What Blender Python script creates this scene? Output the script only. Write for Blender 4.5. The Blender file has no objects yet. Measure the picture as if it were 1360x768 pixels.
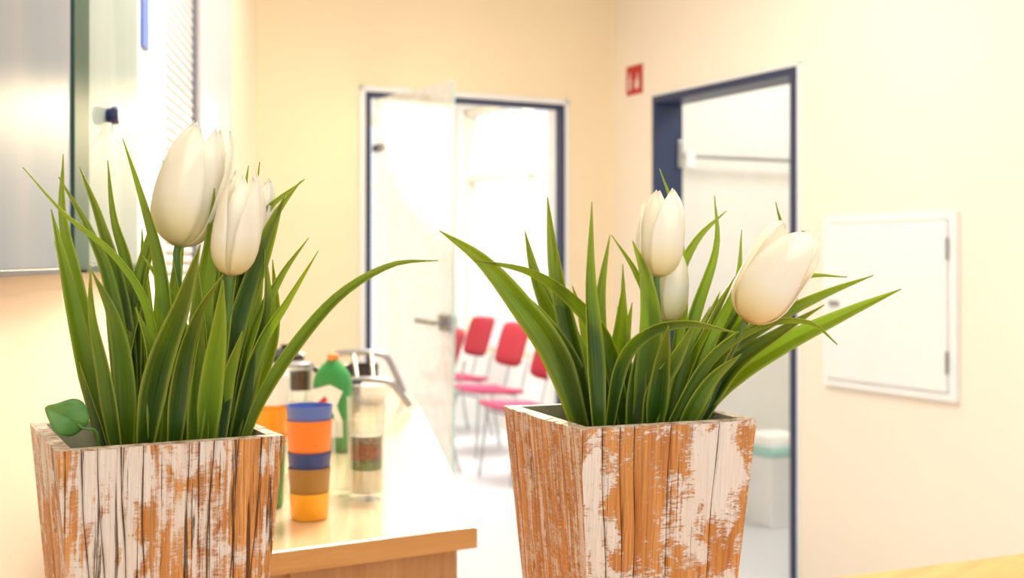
import bpy, bmesh, math, random
from mathutils import Vector, Matrix
random.seed(7)
F=1580.0; H=1.27
FZ=-.08   # floor level
col=bpy.context.scene.collection
def P(px,py,Y): return Vector(((px-680)/F*Y, Y, H-(py-345)/F*Y))
R=math.radians
# ------------------------------------------------------------------ materials
def nodes(name):
    m=bpy.data.materials.new(name); m.use_nodes=True
    nt=m.node_tree; nt.nodes.clear()
    out=nt.nodes.new('ShaderNodeOutputMaterial')
    return m,nt,out
def N(nt,t,**k):
    n=nt.nodes.new(t)
    for a,b in k.items(): setattr(n,a,b)
    return n
def mixc(nt,fac,a,b,blend='MIX'):
    n=N(nt,'ShaderNodeMix',data_type='RGBA',blend_type=blend)
    if isinstance(fac,(int,float)): n.inputs[0].default_value=fac
    else: nt.links.new(fac,n.inputs[0])
    for i,v in ((6,a),(7,b)):
        if isinstance(v,tuple): n.inputs[i].default_value=(v[0],v[1],v[2],1)
        else: nt.links.new(v,n.inputs[i])
    return n.outputs[2]
def math_(nt,op,a,b=None,c=None,clamp=False):
    n=N(nt,'ShaderNodeMath',operation=op); n.use_clamp=clamp
    for i,v in enumerate((a,b,c)):
        if v is None: continue
        if isinstance(v,(int,float)): n.inputs[i].default_value=v
        else: nt.links.new(v,n.inputs[i])
    return n.outputs[0]
def noise(nt,vec,scale,loc=(0,0,0),sc=(1,1,1),detail=4,rough=.55,dist=0):
    mp=N(nt,'ShaderNodeMapping'); mp.inputs['Location'].default_value=loc; mp.inputs['Scale'].default_value=sc
    nt.links.new(vec,mp.inputs['Vector'])
    n=N(nt,'ShaderNodeTexNoise'); n.inputs['Scale'].default_value=scale; n.inputs['Detail'].default_value=detail; n.inputs['Roughness'].default_value=rough
    n.inputs['Distortion'].default_value=dist
    nt.links.new(mp.outputs[0],n.inputs['Vector'])
    return n.outputs['Fac']
def rng(nt,v,a,b):
    n=N(nt,'ShaderNodeMapRange'); n.inputs[1].default_value=a; n.inputs[2].default_value=b
    nt.links.new(v,n.inputs[0]); return n.outputs[0]
def pm(name,c,rough=.5,metal=0,var=.06,scale=8,sc=(1,1,1),c2=None,bump=0,spec=None,trans=0,ior=1.45):
    m,nt,out=nodes(name)
    tc=N(nt,'ShaderNodeTexCoord')
    nz=noise(nt,tc.outputs['Object'],scale,sc=sc)
    c2=c2 or tuple(max(0,x*(1-var*2)) for x in c)
    cc=mixc(nt,rng(nt,nz,.35,.65),c,c2)
    b=N(nt,'ShaderNodeBsdfPrincipled')
    nt.links.new(cc,b.inputs['Base Color']); b.inputs['Roughness'].default_value=rough; b.inputs['Metallic'].default_value=metal
    b.inputs['Transmission Weight'].default_value=trans; b.inputs['IOR'].default_value=ior
    if bump:
        bp=N(nt,'ShaderNodeBump'); bp.inputs['Strength'].default_value=bump; bp.inputs['Distance'].default_value=.002
        nt.links.new(nz,bp.inputs['Height']); nt.links.new(bp.outputs[0],b.inputs['Normal'])
    nt.links.new(b.outputs[0],out.inputs[0]); return m
def clearglass(name,tint=(.97,.99,.98),gl=.12,haze=.0,hazec=(.95,.97,.96),nscale=None,face=.55):
    m,nt,out=nodes(name)
    t=N(nt,'ShaderNodeBsdfTransparent'); t.inputs[0].default_value=(*tint,1)
    g=N(nt,'ShaderNodeBsdfGlossy'); g.inputs['Roughness'].default_value=.03
    lw=N(nt,'ShaderNodeLayerWeight'); lw.inputs['Blend'].default_value=.35
    f=math_(nt,'MULTIPLY_ADD',lw.outputs['Facing'],face,gl*.3,clamp=True)
    mx=N(nt,'ShaderNodeMixShader'); nt.links.new(f,mx.inputs[0]); nt.links.new(t.outputs[0],mx.inputs[1]); nt.links.new(g.outputs[0],mx.inputs[2])
    last=mx.outputs[0]
    if haze:
        d=N(nt,'ShaderNodeBsdfDiffuse'); d.inputs[0].default_value=(*hazec,1)
        tr=N(nt,'ShaderNodeBsdfTranslucent'); tr.inputs[0].default_value=(*hazec,1)
        a=N(nt,'ShaderNodeMixShader'); a.inputs[0].default_value=.6
        nt.links.new(d.outputs[0],a.inputs[1]); nt.links.new(tr.outputs[0],a.inputs[2])
        m2=N(nt,'ShaderNodeMixShader')
        tc=N(nt,'ShaderNodeTexCoord'); nz=noise(nt,tc.outputs['Object'],nscale or 30,detail=3,rough=.6)
        hf=math_(nt,'MULTIPLY_ADD',rng(nt,nz,.35,.65),.24,haze-.10,clamp=True)
        nt.links.new(hf,m2.inputs[0]); nt.links.new(last,m2.inputs[1]); nt.links.new(a.outputs[0],m2.inputs[2]); last=m2.outputs[0]
    nt.links.new(last,out.inputs[0]); return m
def wood(name,c1,c2,rough=.3,angle=0,sc=(18,1.2,18),coat=0):
    m,nt,out=nodes(name)
    tc=N(nt,'ShaderNodeTexCoord')
    mp0=N(nt,'ShaderNodeMapping'); mp0.inputs['Rotation'].default_value=(0,0,angle); nt.links.new(tc.outputs['Object'],mp0.inputs[0])
    a=noise(nt,mp0.outputs[0],3,sc=sc,detail=5); b_=noise(nt,mp0.outputs[0],12,sc=sc,detail=3)
    v=math_(nt,'MULTIPLY_ADD',a,.7,math_(nt,'MULTIPLY',b_,.3))
    cc=mixc(nt,rng(nt,v,.34,.66),c1,c2)
    b=N(nt,'ShaderNodeBsdfPrincipled'); nt.links.new(cc,b.inputs['Base Color']); b.inputs['Roughness'].default_value=rough
    b.inputs['Coat Weight'].default_value=coat; b.inputs['Coat Roughness'].default_value=.12
    nt.links.new(b.outputs[0],out.inputs[0]); return m
def planter_mat(name,seed,th,bigw=.5,sw=.3,fw=.2,blobs=(),dark=.62,grain=.5,woodc=((.42,.14,.022),(.84,.41,.12)),paintc=(.85,.80,.73),af=(48,30),dd=300):
    m,nt,out=nodes(name)
    uv=N(nt,'ShaderNodeTexCoord').outputs['UV']
    L=(seed*3.1,seed*1.7,seed)
    A=noise(nt,uv,1,L,(af[0],af[1],1),5,.56,1.2)
    S=noise(nt,uv,1,L,(380,8,1),4,.6,.4)
    Fi=noise(nt,uv,1,(seed,seed*2,0),(90,300,1),4,.6,1.5)
    G=noise(nt,uv,1,L,(700,11,1),4,.6)
    D=noise(nt,uv,1,(seed*5,seed*2,0),(dd,5,1),6,.62,.5)
    W=noise(nt,uv,1,(seed*2,seed,0),(90,5,1),5,.55,1.0)
    sep=N(nt,'ShaderNodeSeparateXYZ'); nt.links.new(uv,sep.inputs[0])
    val=math_(nt,'MULTIPLY',A,bigw)
    val=math_(nt,'MULTIPLY_ADD',S,sw,val); val=math_(nt,'MULTIPLY_ADD',Fi,fw,val)
    for (bu,bv,ru,rv,am) in blobs:
        du=math_(nt,'MULTIPLY_ADD',sep.outputs[0],1/ru,-bu/ru); dv=math_(nt,'MULTIPLY_ADD',sep.outputs[1],1/rv,-bv/rv)
        d2=math_(nt,'ADD',math_(nt,'MULTIPLY',du,du),math_(nt,'MULTIPLY',dv,dv))
        g=math_(nt,'EXPONENT',math_(nt,'MULTIPLY',d2,-1.0))
        val=math_(nt,'MULTIPLY_ADD',g,am,val)
    mask=math_(nt,'MULTIPLY',rng(nt,val,th-.028,th+.028),.94)
    wv=math_(nt,'MULTIPLY_ADD',W,.6,math_(nt,'MULTIPLY',G,.4))
    wc=mixc(nt,rng(nt,wv,.36,.62),*woodc)
    wc=mixc(nt,math_(nt,'MULTIPLY',rng(nt,G,.50,.62),grain),wc,(.20,.06,.015))
    pc=mixc(nt,rng(nt,G,.3,.7),paintc,tuple(x*.86 for x in paintc))
    pc=mixc(nt,math_(nt,'MULTIPLY',rng(nt,W,.45,.7),.26),pc,(.74,.54,.36))
    c=mixc(nt,mask,wc,pc)
    dk=rng(nt,D,dark-.012,dark+.030)
    c=mixc(nt,math_(nt,'MULTIPLY',dk,.92),c,(.085,.034,.014))
    b=N(nt,'ShaderNodeBsdfPrincipled'); nt.links.new(c,b.inputs['Base Color']); b.inputs['Roughness'].default_value=.55
    h=math_(nt,'MULTIPLY_ADD',mask,.4,math_(nt,'MULTIPLY_ADD',dk,-1.2,math_(nt,'MULTIPLY',G,1.6)))
    bp=N(nt,'ShaderNodeBump'); bp.inputs['Strength'].default_value=.9; bp.inputs['Distance'].default_value=.0016
    nt.links.new(h,bp.inputs['Height']); nt.links.new(bp.outputs[0],b.inputs['Normal'])
    nt.links.new(b.outputs[0],out.inputs[0]); return m
def leaf_mat(name):
    m,nt,out=nodes(name)
    uv=N(nt,'ShaderNodeTexCoord').outputs['UV']
    oi=N(nt,'ShaderNodeObjectInfo').outputs['Random']
    sep=N(nt,'ShaderNodeSeparateXYZ'); nt.links.new(uv,sep.inputs[0])
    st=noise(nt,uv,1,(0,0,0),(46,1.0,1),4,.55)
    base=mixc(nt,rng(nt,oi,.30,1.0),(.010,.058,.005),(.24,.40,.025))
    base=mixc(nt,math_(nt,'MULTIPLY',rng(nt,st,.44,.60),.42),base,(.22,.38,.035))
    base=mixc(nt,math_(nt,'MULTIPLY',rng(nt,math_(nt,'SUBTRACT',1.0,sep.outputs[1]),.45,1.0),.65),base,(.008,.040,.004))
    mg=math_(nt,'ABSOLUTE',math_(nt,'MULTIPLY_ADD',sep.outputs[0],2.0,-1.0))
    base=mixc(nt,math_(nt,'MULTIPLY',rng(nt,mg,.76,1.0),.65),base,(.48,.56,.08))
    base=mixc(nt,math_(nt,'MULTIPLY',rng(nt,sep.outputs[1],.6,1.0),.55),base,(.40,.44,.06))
    b=N(nt,'ShaderNodeBsdfPrincipled'); nt.links.new(base,b.inputs['Base Color']); b.inputs['Roughness'].default_value=.18
    tr=N(nt,'ShaderNodeBsdfTranslucent')
    tcx=mixc(nt,.62,base,(.80,.95,.01)); nt.links.new(tcx,tr.inputs[0])
    bp=N(nt,'ShaderNodeBump'); bp.inputs['Strength'].default_value=.7; bp.inputs['Distance'].default_value=.0006
    nt.links.new(st,bp.inputs['Height']); nt.links.new(bp.outputs[0],b.inputs['Normal'])
    mx=N(nt,'ShaderNodeMixShader'); mx.inputs[0].default_value=.40
    nt.links.new(b.outputs[0],mx.inputs[1]); nt.links.new(tr.outputs[0],mx.inputs[2]); nt.links.new(mx.outputs[0],out.inputs[0]); return m
def petal_mat(name):
    m,nt,out=nodes(name)
    uv=N(nt,'ShaderNodeTexCoord').outputs['UV']
    sep=N(nt,'ShaderNodeSeparateXYZ'); nt.links.new(uv,sep.inputs[0])
    st=noise(nt,uv,1,(0,0,0),(20,1.0,1),4,.5)
    base=mixc(nt,rng(nt,sep.outputs[1],.0,.40),(.92,.82,.40),(.97,.955,.90))
    base=mixc(nt,math_(nt,'MULTIPLY',rng(nt,st,.42,.62),.16),base,(.90,.86,.76))
    b=N(nt,'ShaderNodeBsdfPrincipled'); nt.links.new(base,b.inputs['Base Color']); b.inputs['Roughness'].default_value=.45
    tr=N(nt,'ShaderNodeBsdfTranslucent'); nt.links.new(mixc(nt,.5,base,(1,.96,.80)),tr.inputs[0])
    bp=N(nt,'ShaderNodeBump'); bp.inputs['Strength'].default_value=.3; bp.inputs['Distance'].default_value=.0008
    nt.links.new(st,bp.inputs['Height']); nt.links.new(bp.outputs[0],b.inputs['Normal'])
    mx=N(nt,'ShaderNodeMixShader'); mx.inputs[0].default_value=.48
    nt.links.new(b.outputs[0],mx.inputs[1]); nt.links.new(tr.outputs[0],mx.inputs[2]); nt.links.new(mx.outputs[0],out.inputs[0]); return m
M=dict(
 cream=pm('cream wall paint',(.93,.77,.53),.8,var=.01,scale=2),
 creamr=pm('pale cream wall paint',(.92,.82,.69),.8,var=.01,scale=2),
 creaml=pm('peach cream wall paint',(.93,.78,.60),.8,var=.01,scale=2),
 white=pm('white paint',(.88,.88,.87),.45,var=.01),
 offwhite=pm('off white wall',(.88,.87,.83),.7,var=.015),
 grey=pm('grey cream small room wall',(.84,.82,.76),.7,var=.02),
 ceil=pm('ceiling paint',(.9,.88,.84),.8,var=.01),
 floor=pm('grey vinyl floor',(.60,.62,.65),.3,var=.03,scale=60),
 blue=pm('blue steel frame paint',(.026,.042,.105),.4,var=.04),
 mull=pm('pale yellow window bars',(.84,.76,.60),.5,var=.03),
 red=pm('red upholstery',(.38,.018,.03),.7,var=.08,scale=60),
 pink=pm('magenta red seat fabric',(.52,.045,.12),.7,var=.08,scale=60),
 signred=pm('sign red',(.52,.022,.022),.4,var=.02), signmark=pm('sign pictogram pale pink',(.80,.66,.62),.5,var=.02),
 chrome=pm('dark chrome tube',(.34,.34,.36),.25,1,var=.02),
 steel=pm('brushed steel',(.40,.41,.43),.35,1,var=.05,scale=40),
 darksteel=pm('dark hinge steel',(.20,.20,.23),.4,.8,var=.05),
 black=pm('black plastic',(.02,.02,.022),.35,var=.1),
 board=pm('grey brushed board',(.20,.245,.295),.30,.0,var=.12,scale=2,sc=(3,3,.8),c2=(.27,.295,.325)),
 board2=pm('grey green board',(.25,.305,.28),.4,.0,var=.08,scale=2,sc=(3,3,.8),c2=(.32,.37,.34)),
 green=pm('green painted edge',(.006,.065,.04),.4,var=.1),
 navy=pm('navy plastic',(.02,.03,.13),.3,var=.05),
 slat=pm('white shutter slat',(.66,.65,.66),.5,var=.02), slatgap=pm('shutter joint grey',(.44,.43,.43),.6,var=.02),
 cupb=pm('periwinkle blue plastic',(.10,.18,.55),.35,var=.03), cupo=pm('orange plastic',(.88,.23,.02),.35,var=.03),
 cupn=pm('dark blue plastic',(.02,.05,.22),.35,var=.03), cupk=pm('ochre brown plastic',(.33,.18,.035),.35,var=.04),
 cupy=pm('yellow orange plastic',(.95,.42,.02),.35,var=.03), cupg=pm('green plastic',(.04,.28,.06),.35,var=.03),
 cgreen=pm('bottle green plastic',(.035,.26,.06),.35,var=.04), cwhite=pm('off white plastic',(.80,.80,.76),.5,var=.02), capo=pm('cap orange',(.75,.25,.04),.4,var=.03),
 coffee=pm('coffee brown',(.12,.045,.02),.6,var=.2,scale=200), bean=pm('red brown beans',(.42,.14,.08),.6,var=.3,scale=190,c2=(.16,.08,.05)),
 herb=pm('green dried peas',(.20,.30,.10),.6,var=.3,scale=190,c2=(.12,.18,.07)), pasta=pm('pale pasta',(.88,.82,.66),.6,var=.1,scale=60,sc=(6,6,.5),c2=(.72,.62,.42)),
 lentil=pm('dark lentils',(.16,.13,.09),.6,var=.3,scale=190,c2=(.30,.26,.20)),
 teal=pm('pale teal plastic',(.42,.70,.64),.4,var=.03), binw=pm('white plastic',(.90,.90,.89),.4,var=.01),
 glass=clearglass('clear glass',tint=(.96,.98,.97),gl=.10,face=.40), frost=clearglass('cloudy glass door',(.97,.99,.98),.3,haze=.56,hazec=(.98,.98,.97),nscale=9,face=.12),
 gedge=pm('green glass edge',(.55,.74,.68),.2,var=.05),
 top=wood('light beech worktop',(.80,.56,.33),(.85,.64,.41),.17,angle=-R(7.8),coat=.8),
 band=wood('honey brown edge band',(.58,.29,.09),(.68,.37,.13),.35,angle=0,sc=(1.2,1.2,18)),
 body=wood('oak cabinet front',(.46,.22,.075),(.58,.31,.12),.45,sc=(20,20,1.5)),
 table=wood('beech table',(.56,.24,.065),(.68,.33,.10),.4,angle=-R(22),sc=(1.2,18,18)),
 soil=pm('grey green filler foam',(.10,.12,.07),.95,var=.3,scale=120,bump=.8),
 inner=pm('inner weathered wood',(.50,.48,.36),.8,var=.15,scale=60,c2=(.34,.34,.22)),
 rim=pm('worn white rim',(.74,.66,.56),.7,var=.2,scale=110,c2=(.36,.20,.10)),
 groove=pm('dark groove',(.12,.05,.02),.8,var=.2,scale=50),
 leaf=leaf_mat('glossy blade leaf'), petal=petal_mat('tulip petal'),
 stem=pm('pale green stem',(.10,.21,.04),.5,var=.1,scale=40),
 ivy=pm('ivy leaf green',(.06,.20,.03),.35,var=.25,scale=60,c2=(.13,.30,.07)),
)
# ------------------------------------------------------------------ objects
MW={}
def thing(name,label,cat,loc=(0,0,0),rz=0,group=None,kind=None):
    o=bpy.data.objects.new(name,None); col.objects.link(o); o.empty_display_size=.05
    o.location=loc; o.rotation_euler=(0,0,rz)
    if label: o['label']=label
    if cat: o['category']=cat
    if group: o['group']=group
    if kind: o['kind']=kind
    MW[o.name]=Matrix.Translation(Vector(loc))@Matrix.Rotation(rz,4,'Z'); return o
class MB:
    def __init__(s): s.v=[];s.f=[];s.mi=[];s.uv=[]
    def add(s,vs,fs,mi=0,uvs=None):
        b=len(s.v); s.v+=[Vector(x) for x in vs]
        for f in fs:
            s.f.append(tuple(b+i for i in f)); s.mi.append(mi)
            s.uv.append([uvs[i] for i in f] if uvs else [(0,0)]*len(f))
        return s
    def box(s,W,s0,s1,n0,n1,z0,z1,mi=0):
        vs=[W(a,b,c) for c in (z0,z1) for a,b in ((s0,n0),(s1,n0),(s1,n1),(s0,n1))]
        return s.add(vs,[(0,3,2,1),(4,5,6,7),(0,1,5,4),(1,2,6,5),(2,3,7,6),(3,0,4,7)],mi)
    def prism(s,poly,z0,z1,mi=0):
        n=len(poly); vs=[(x,y,z0) for x,y in poly]+[(x,y,z1) for x,y in poly]
        return s.add(vs,[tuple(range(n))[::-1],tuple(range(n,2*n))]+[(i,(i+1)%n,n+(i+1)%n,n+i) for i in range(n)],mi)
    def lathe(s,c,prof,seg=32,mi=0,sx=1,sy=1):
        vs=[];n=len(prof)
        for r,z in prof:
            for k in range(seg):
                a=2*math.pi*k/seg; vs.append((c[0]+r*sx*math.cos(a),c[1]+r*sy*math.sin(a),c[2]+z))
        fs=[(i*seg+k,i*seg+(k+1)%seg,(i+1)*seg+(k+1)%seg,(i+1)*seg+k) for i in range(n-1) for k in range(seg)]
        if prof[0][0]>1e-5: fs.append(tuple(range(seg))[::-1])
        if prof[-1][0]>1e-5 : fs.append(tuple(range((n-1)*seg,n*seg)))
        return s.add(vs,fs,mi)
    def lathe_open(s,c,prof,seg=32,mi=0):
        vs=[];n=len(prof)
        for r,z in prof:
            for k in range(seg):
                a=2*math.pi*k/seg; vs.append((c[0]+r*math.cos(a),c[1]+r*math.sin(a),c[2]+z))
        return s.add(vs,[(i*seg+k,i*seg+(k+1)%seg,(i+1)*seg+(k+1)%seg,(i+1)*seg+k) for i in range(n-1) for k in range(seg)],mi)
    def tube(s,pts,r,seg=10,mi=0):
        pts=[Vector(p) for p in pts]; vs=[]; n=len(pts)
        rr=r if isinstance(r,(list,tuple)) else [r]*n
        prev=None
        for i,p in enumerate(pts):
            t=(pts[min(i+1,n-1)]-pts[max(i-1,0)]).normalized()
            if prev is None:
                a=Vector((0,0,1)) if abs(t.z)<.9 else Vector((1,0,0)); u=t.cross(a).normalized()
            else: u=(prev-t*prev.dot(t)).normalized()
            prev=u; w=t.cross(u)
            for k in range(seg):
                a=2*math.pi*k/seg; vs.append(p+(u*math.cos(a)+w*math.sin(a))*rr[i])
        fs=[(i*seg+k,i*seg+(k+1)%seg,(i+1)*seg+(k+1)%seg,(i+1)*seg+k) for i in range(n-1) for k in range(seg)]
        fs+=[tuple(range(seg))[::-1],tuple(range((n-1)*seg,n*seg))]
        return s.add(vs,fs,mi)
    def build(s,name,mats,parent=None,local=False,smooth=False,bevel=0,solid=0,recalc=True,seg=2):
        if not isinstance(mats,(list,tuple)): mats=[mats]
        vs=s.v
        if parent is not None and not local:
            inv=MW[parent.name].inverted(); vs=[inv@v for v in vs]
        me=bpy.data.meshes.new(name); me.from_pydata([tuple(v) for v in vs],[],s.f)
        uvl=me.uv_layers.new(name='UVMap')
        for fi,p in enumerate(me.polygons):
            p.material_index=s.mi[fi]; p.use_smooth=smooth
            for j,li in enumerate(p.loop_indices): uvl.data[li].uv=s.uv[fi][j]
        if recalc:
            bm=bmesh.new(); bm.from_mesh(me); bmesh.ops.recalc_face_normals(bm,faces=bm.faces); bm.to_mesh(me); bm.free()
        for m in mats: me.materials.append(m)
        o=bpy.data.objects.new(name,me); col.objects.link(o)
        if parent is not None:
            o.parent=parent; MW[o.name]=MW[parent.name]
        else: MW[o.name]=Matrix.Identity(4)
        if bevel:
            b=o.modifiers.new('bevel','BEVEL'); b.width=bevel; b.segments=seg; b.limit_method='ANGLE'; b.harden_normals=False
        if solid:
            b=o.modifiers.new('solid','SOLIDIFY'); b.thickness=solid; b.offset=0
        if smooth and bevel==0 and not solid:
            try: me.set_sharp_from_angle(angle=R(40))
            except Exception: pass
        return o
def tag(o,label,cat,group=None,kind=None):
    if label: o['label']=label
    if cat: o['category']=cat
    if group: o['group']=group
    if kind: o['kind']=kind
    return o
def frame2(ox,oy,dx,dy,nx,ny):
    def W(s,n,z): return Vector((ox+dx*s+nx*n, oy+dy*s+ny*n, z))
    return W
I=lambda x,y,z: Vector((x,y,z))
def cr(pts,n):
    pts=[Vector(p) for p in pts]; q=[pts[0]*2-pts[1]]+pts+[pts[-1]*2-pts[-2]]
    segs=len(pts)-1; out=[]
    ls=[(pts[i+1]-pts[i]).length for i in range(segs)]; T=sum(ls)
    for k in range(n+1):
        d=T*k/n; i=0
        while i<segs-1 and d>ls[i]: d-=ls[i]; i+=1
        t=min(1,d/ls[i]); a,b,c,e=q[i],q[i+1],q[i+2],q[i+3]
        out.append(.5*((2*b)+(c-a)*t+(2*a-5*b+4*c-e)*t*t+(-a+3*b-3*c+e)*t**3))
    return out
def tab(t,x):
    for i in range(len(t)-1):
        if x<=t[i+1][0]:
            k=(x-t[i][0])/(t[i+1][0]-t[i][0]); 
            return t[i][1]+(t[i+1][1]-t[i][1])*k
    return t[-1][1]
# ------------------------------------------------------------------ room
WB=frame2(-.70,5.67,.8894,.4571,-.4571,.8894)       # back wall: s along, n away
WR=frame2(.539,6.306,.4571,-.8894,.8894,.4571)       # right wall: s to camera, n outward
WL=frame2(-1.168,5.43,.1348,-.9909,-.9909,-.1348)    # left wall: s to camera, n outward
CH=2.9
def struct(o,label,cat): o['kind']='structure'; o['label']=label; o['category']=cat; return o
b=MB().box(WB,-.53,-.03,0,.16,FZ,CH).box(WB,1.115,1.393,0,.16,FZ,CH).box(WB,-.03,1.115,0,.16,2.10,CH)
struct(b.build('wall_back',M['cream']),'cream yellow wall holding the open glass door','wall')
b=MB().box(WR,0,.376,0,.16,FZ,CH).box(WR,1.476,7.2,0,.16,FZ,CH).box(WR,.376,1.476,0,.16,2.10,CH)
struct(b.build('wall_right',M['creamr']),'pale cream wall with blue framed doorway and white hatch','wall')
b=MB().box(WL,-.1,6.0,0,.15,FZ,CH)
struct(b.build('wall_left',M['creaml']),'peach cream wall behind the worktop and grey boards','wall')
b=MB().prism([(-4,-.8),(5.5,-.8),(5.5,13),(-4,13)],FZ-.1,FZ)
struct(b.build('floor',M['floor']),'pale grey smooth floor','floor')
b=MB().prism([(-1.9,-.8),(4.2,-.8),(3.2,8.6),(-4,12.5),(-3.2,5)],CH,CH+.1)
struct(b.build('ceiling',M['ceil']),'plain white ceiling','ceiling')
# far room behind the glass door
b=MB().box(WB,2.3,2.45,.16,.6,FZ,CH).box(WB,2.3,2.45,3.9,4.3,FZ,CH).box(WB,2.3,2.45,.6,3.9,FZ,.50).box(WB,2.3,2.45,.6,3.9,2.55,CH)
struct(b.build('wall_far_side',M['offwhite']),'bright window wall behind the red chairs','wall')
b=MB().box(WB,-1.9,-1.4,4.3,4.45,FZ,CH).box(WB,1.9,2.45,4.3,4.45,FZ,CH).box(WB,-1.4,1.9,4.3,4.45,FZ,.3).box(WB,-1.4,1.9,4.3,4.45,2.5,CH)
struct(b.build('wall_far_end',M['offwhite']),'bright end wall of the room beyond the glass door','wall')
b=MB().box(WB,-1.9,-1.75,.16,4.3,FZ,CH)
struct(b.build('wall_far_left',M['offwhite']),'hidden side wall of the room beyond','wall')
def window(n,mk,a0,a1,z0,z1,div,label):
    t=thing(n,label,'window',kind='structure')
    m=MB(); 
    for z in (z0,z1-.06): mk(m,a0,a1,z,z+.06)
    for a in (a0,a1-.06): mk(m,a,a+.06,z0,z1)
    m.build('window_frame',M['mull'],t,bevel=.004)
    for d in div: 
        m=MB(); mk(m,d-.035,d+.035,z0+.06,z1-.06); m.build('mullion',M['mull'],t,bevel=.004)
    m=MB(); mk(m,a0+.06,a1-.06,z1-.62,z1-.57); m.build('transom',M['mull'],t,bevel=.004)
    return t
window('window_1',lambda m,a,b_,z0,z1:m.box(WB,2.33,2.40,a,b_,z0,z1),.6,3.9,.50,2.55,(1.7,2.8),'tall pale framed window above the red chairs')
window('window_2',lambda m,a,b_,z0,z1:m.box(WB,a,b_,4.34,4.40,z0,z1),-1.4,1.9,.3,2.5,(-.4,.6),'wide pale framed window at the far end')
# small room behind right doorway
b=MB().box(WR,-.16,0,.0,2.0,FZ,CH)
struct(b.build('wall_washroom_end',M['grey']),'white wall seen through the blue doorway','wall')
b=MB().box(WR,0,2.4,1.85,2.0,FZ,CH).box(WR,2.25,2.4,.2,1.85,FZ,CH)
struct(b.build('wall_washroom_side',M['grey']),'side walls of the small room','wall')
# door frames
d1=thing('door_1','navy framed doorway with clouded glass leaf standing open','door',WB(0,0,FZ),math.atan2(.4571,.8894),kind='structure')
m=MB().box(WB,-.03,.0,-.012,.06,FZ,2.10).box(WB,1.085,1.115,-.012,.165,FZ,2.10).box(WB,-.03,1.115,-.012,.06,2.07,2.10)
m.build('outer_trim',M['white'],d1,bevel=.003)
m=MB().box(WB,.0,.024,-.02,.05,FZ,2.07).box(WB,1.062,1.085,-.02,.04,FZ,2.07).box(WB,.024,1.062,-.02,.05,2.046,2.07)
m.build('door_frame',M['blue'],d1,bevel=.003)
hg=WB(.045,-.03,0); fe=P(602,105,5.07); fx=Vector((fe.x-hg.x,fe.y-hg.y)); LL=fx.length; fx/=LL
WG=frame2(hg.x,hg.y,fx.x,fx.y,-fx.y,fx.x)
gl=MB().box(WG,.0,LL,-.004,.004,FZ+.02,2.035).build('glass_leaf',M['frost'],d1)
MB().box(WG,LL,LL+.006,-.005,.005,FZ+.02,2.035).build('glass_edge',M['gedge'],gl)
hh=H-(429-345)/F*5.1
m=MB().box(WG,LL-.10,LL-.0,-.02,.02,hh-.035,hh+.035); m.build('lock_case',M['steel'],gl,bevel=.006)
m=MB().tube([WG(LL-.05,-.02,hh),WG(LL-.05,-.06,hh),WG(LL-.08,-.065,hh),WG(LL-.21,-.065,hh+.005)],.011); m.build('handle',M['steel'],gl,smooth=True)
for z in (1.80,.3):
    MB().box(WG,-.02,.09,-.012,.012,z-.018,z+.018).build('hinge',M['steel'],gl,bevel=.004)
d2=thing('door_2','navy framed doorway open to the small white room','door',WR(.376,0,FZ),math.atan2(-.8894,.4571),kind='structure')
m=MB().box(WR,.376,.39,-.012,.16,FZ,2.10).box(WR,1.46,1.476,-.012,.16,FZ,2.10).box(WR,.376,1.476,-.012,.16,2.085,2.10)
m.build('outer_trim',M['white'],d2,bevel=.003)
m=MB().box(WR,.39,.415,-.02,.15,FZ,2.085).box(WR,1.425,1.46,-.02,.15,FZ,2.085).box(WR,.415,1.425,-.02,.15,2.05,2.085)
m.build('door_frame',M['blue'],d2,bevel=.003)
for z in (1.80,.35):
    MB().box(WR,.415,.427,.115,.145,z-.07,z+.07).build('hinge',M['steel'],d2,bevel=.004)
t=thing('wall_rail','grey tubular rail mounted high on the small room wall','rail',WR(.1,.5,1.8))
MB().tube([WR(.09,.32,1.83),WR(.09,1.6,1.83)],.012).build('tube',M['steel'],t,smooth=True)
for n in (.42,1.5): MB().box(WR,.0,.11,n-.03,n+.03,1.76,1.86).build('bracket',M['white'],t,bevel=.006)
# bin
c=WR(.553,.62,FZ)
t=thing('waste_bin','white waste bin with pale teal band inside the blue doorway','bin',c,math.atan2(-.8894,.4571))
def sq(m,prof,e=7,seg=48,mi=0,sx=1,sy=1):
    vs=[];n=len(prof)
    for r,z in prof:
        for k in range(seg):
            a=2*math.pi*k/seg; ca,sa=math.cos(a),math.sin(a); q=(abs(ca)**e+abs(sa)**e)**(-1/e)
            vs.append((r*q*ca*sx,r*q*sa*sy,z))
    fs=[(i*seg+k,i*seg+(k+1)%seg,(i+1)*seg+(k+1)%seg,(i+1)*seg+k) for i in range(n-1) for k in range(seg)]
    fs+=[tuple(range(seg))[::-1],tuple(range((n-1)*seg,n*seg))]
    m.add(vs,fs,mi); return m
sq(MB(),[(.095,0),(.100,.02),(.112,.35),(.114,.355)],e=9).build('bin_body',M['binw'],t,local=True,smooth=True)
sq(MB(),[(.116,.355),(.120,.36),(.120,.405),(.116,.41)],e=9).build('bin_rim',M['teal'],t,local=True,smooth=True)
sq(MB(),[(.116,.41),(.115,.445),(.108,.460),(.05,.464)],e=9).build('bin_lid',M['binw'],t,local=True,smooth=True)
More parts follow.
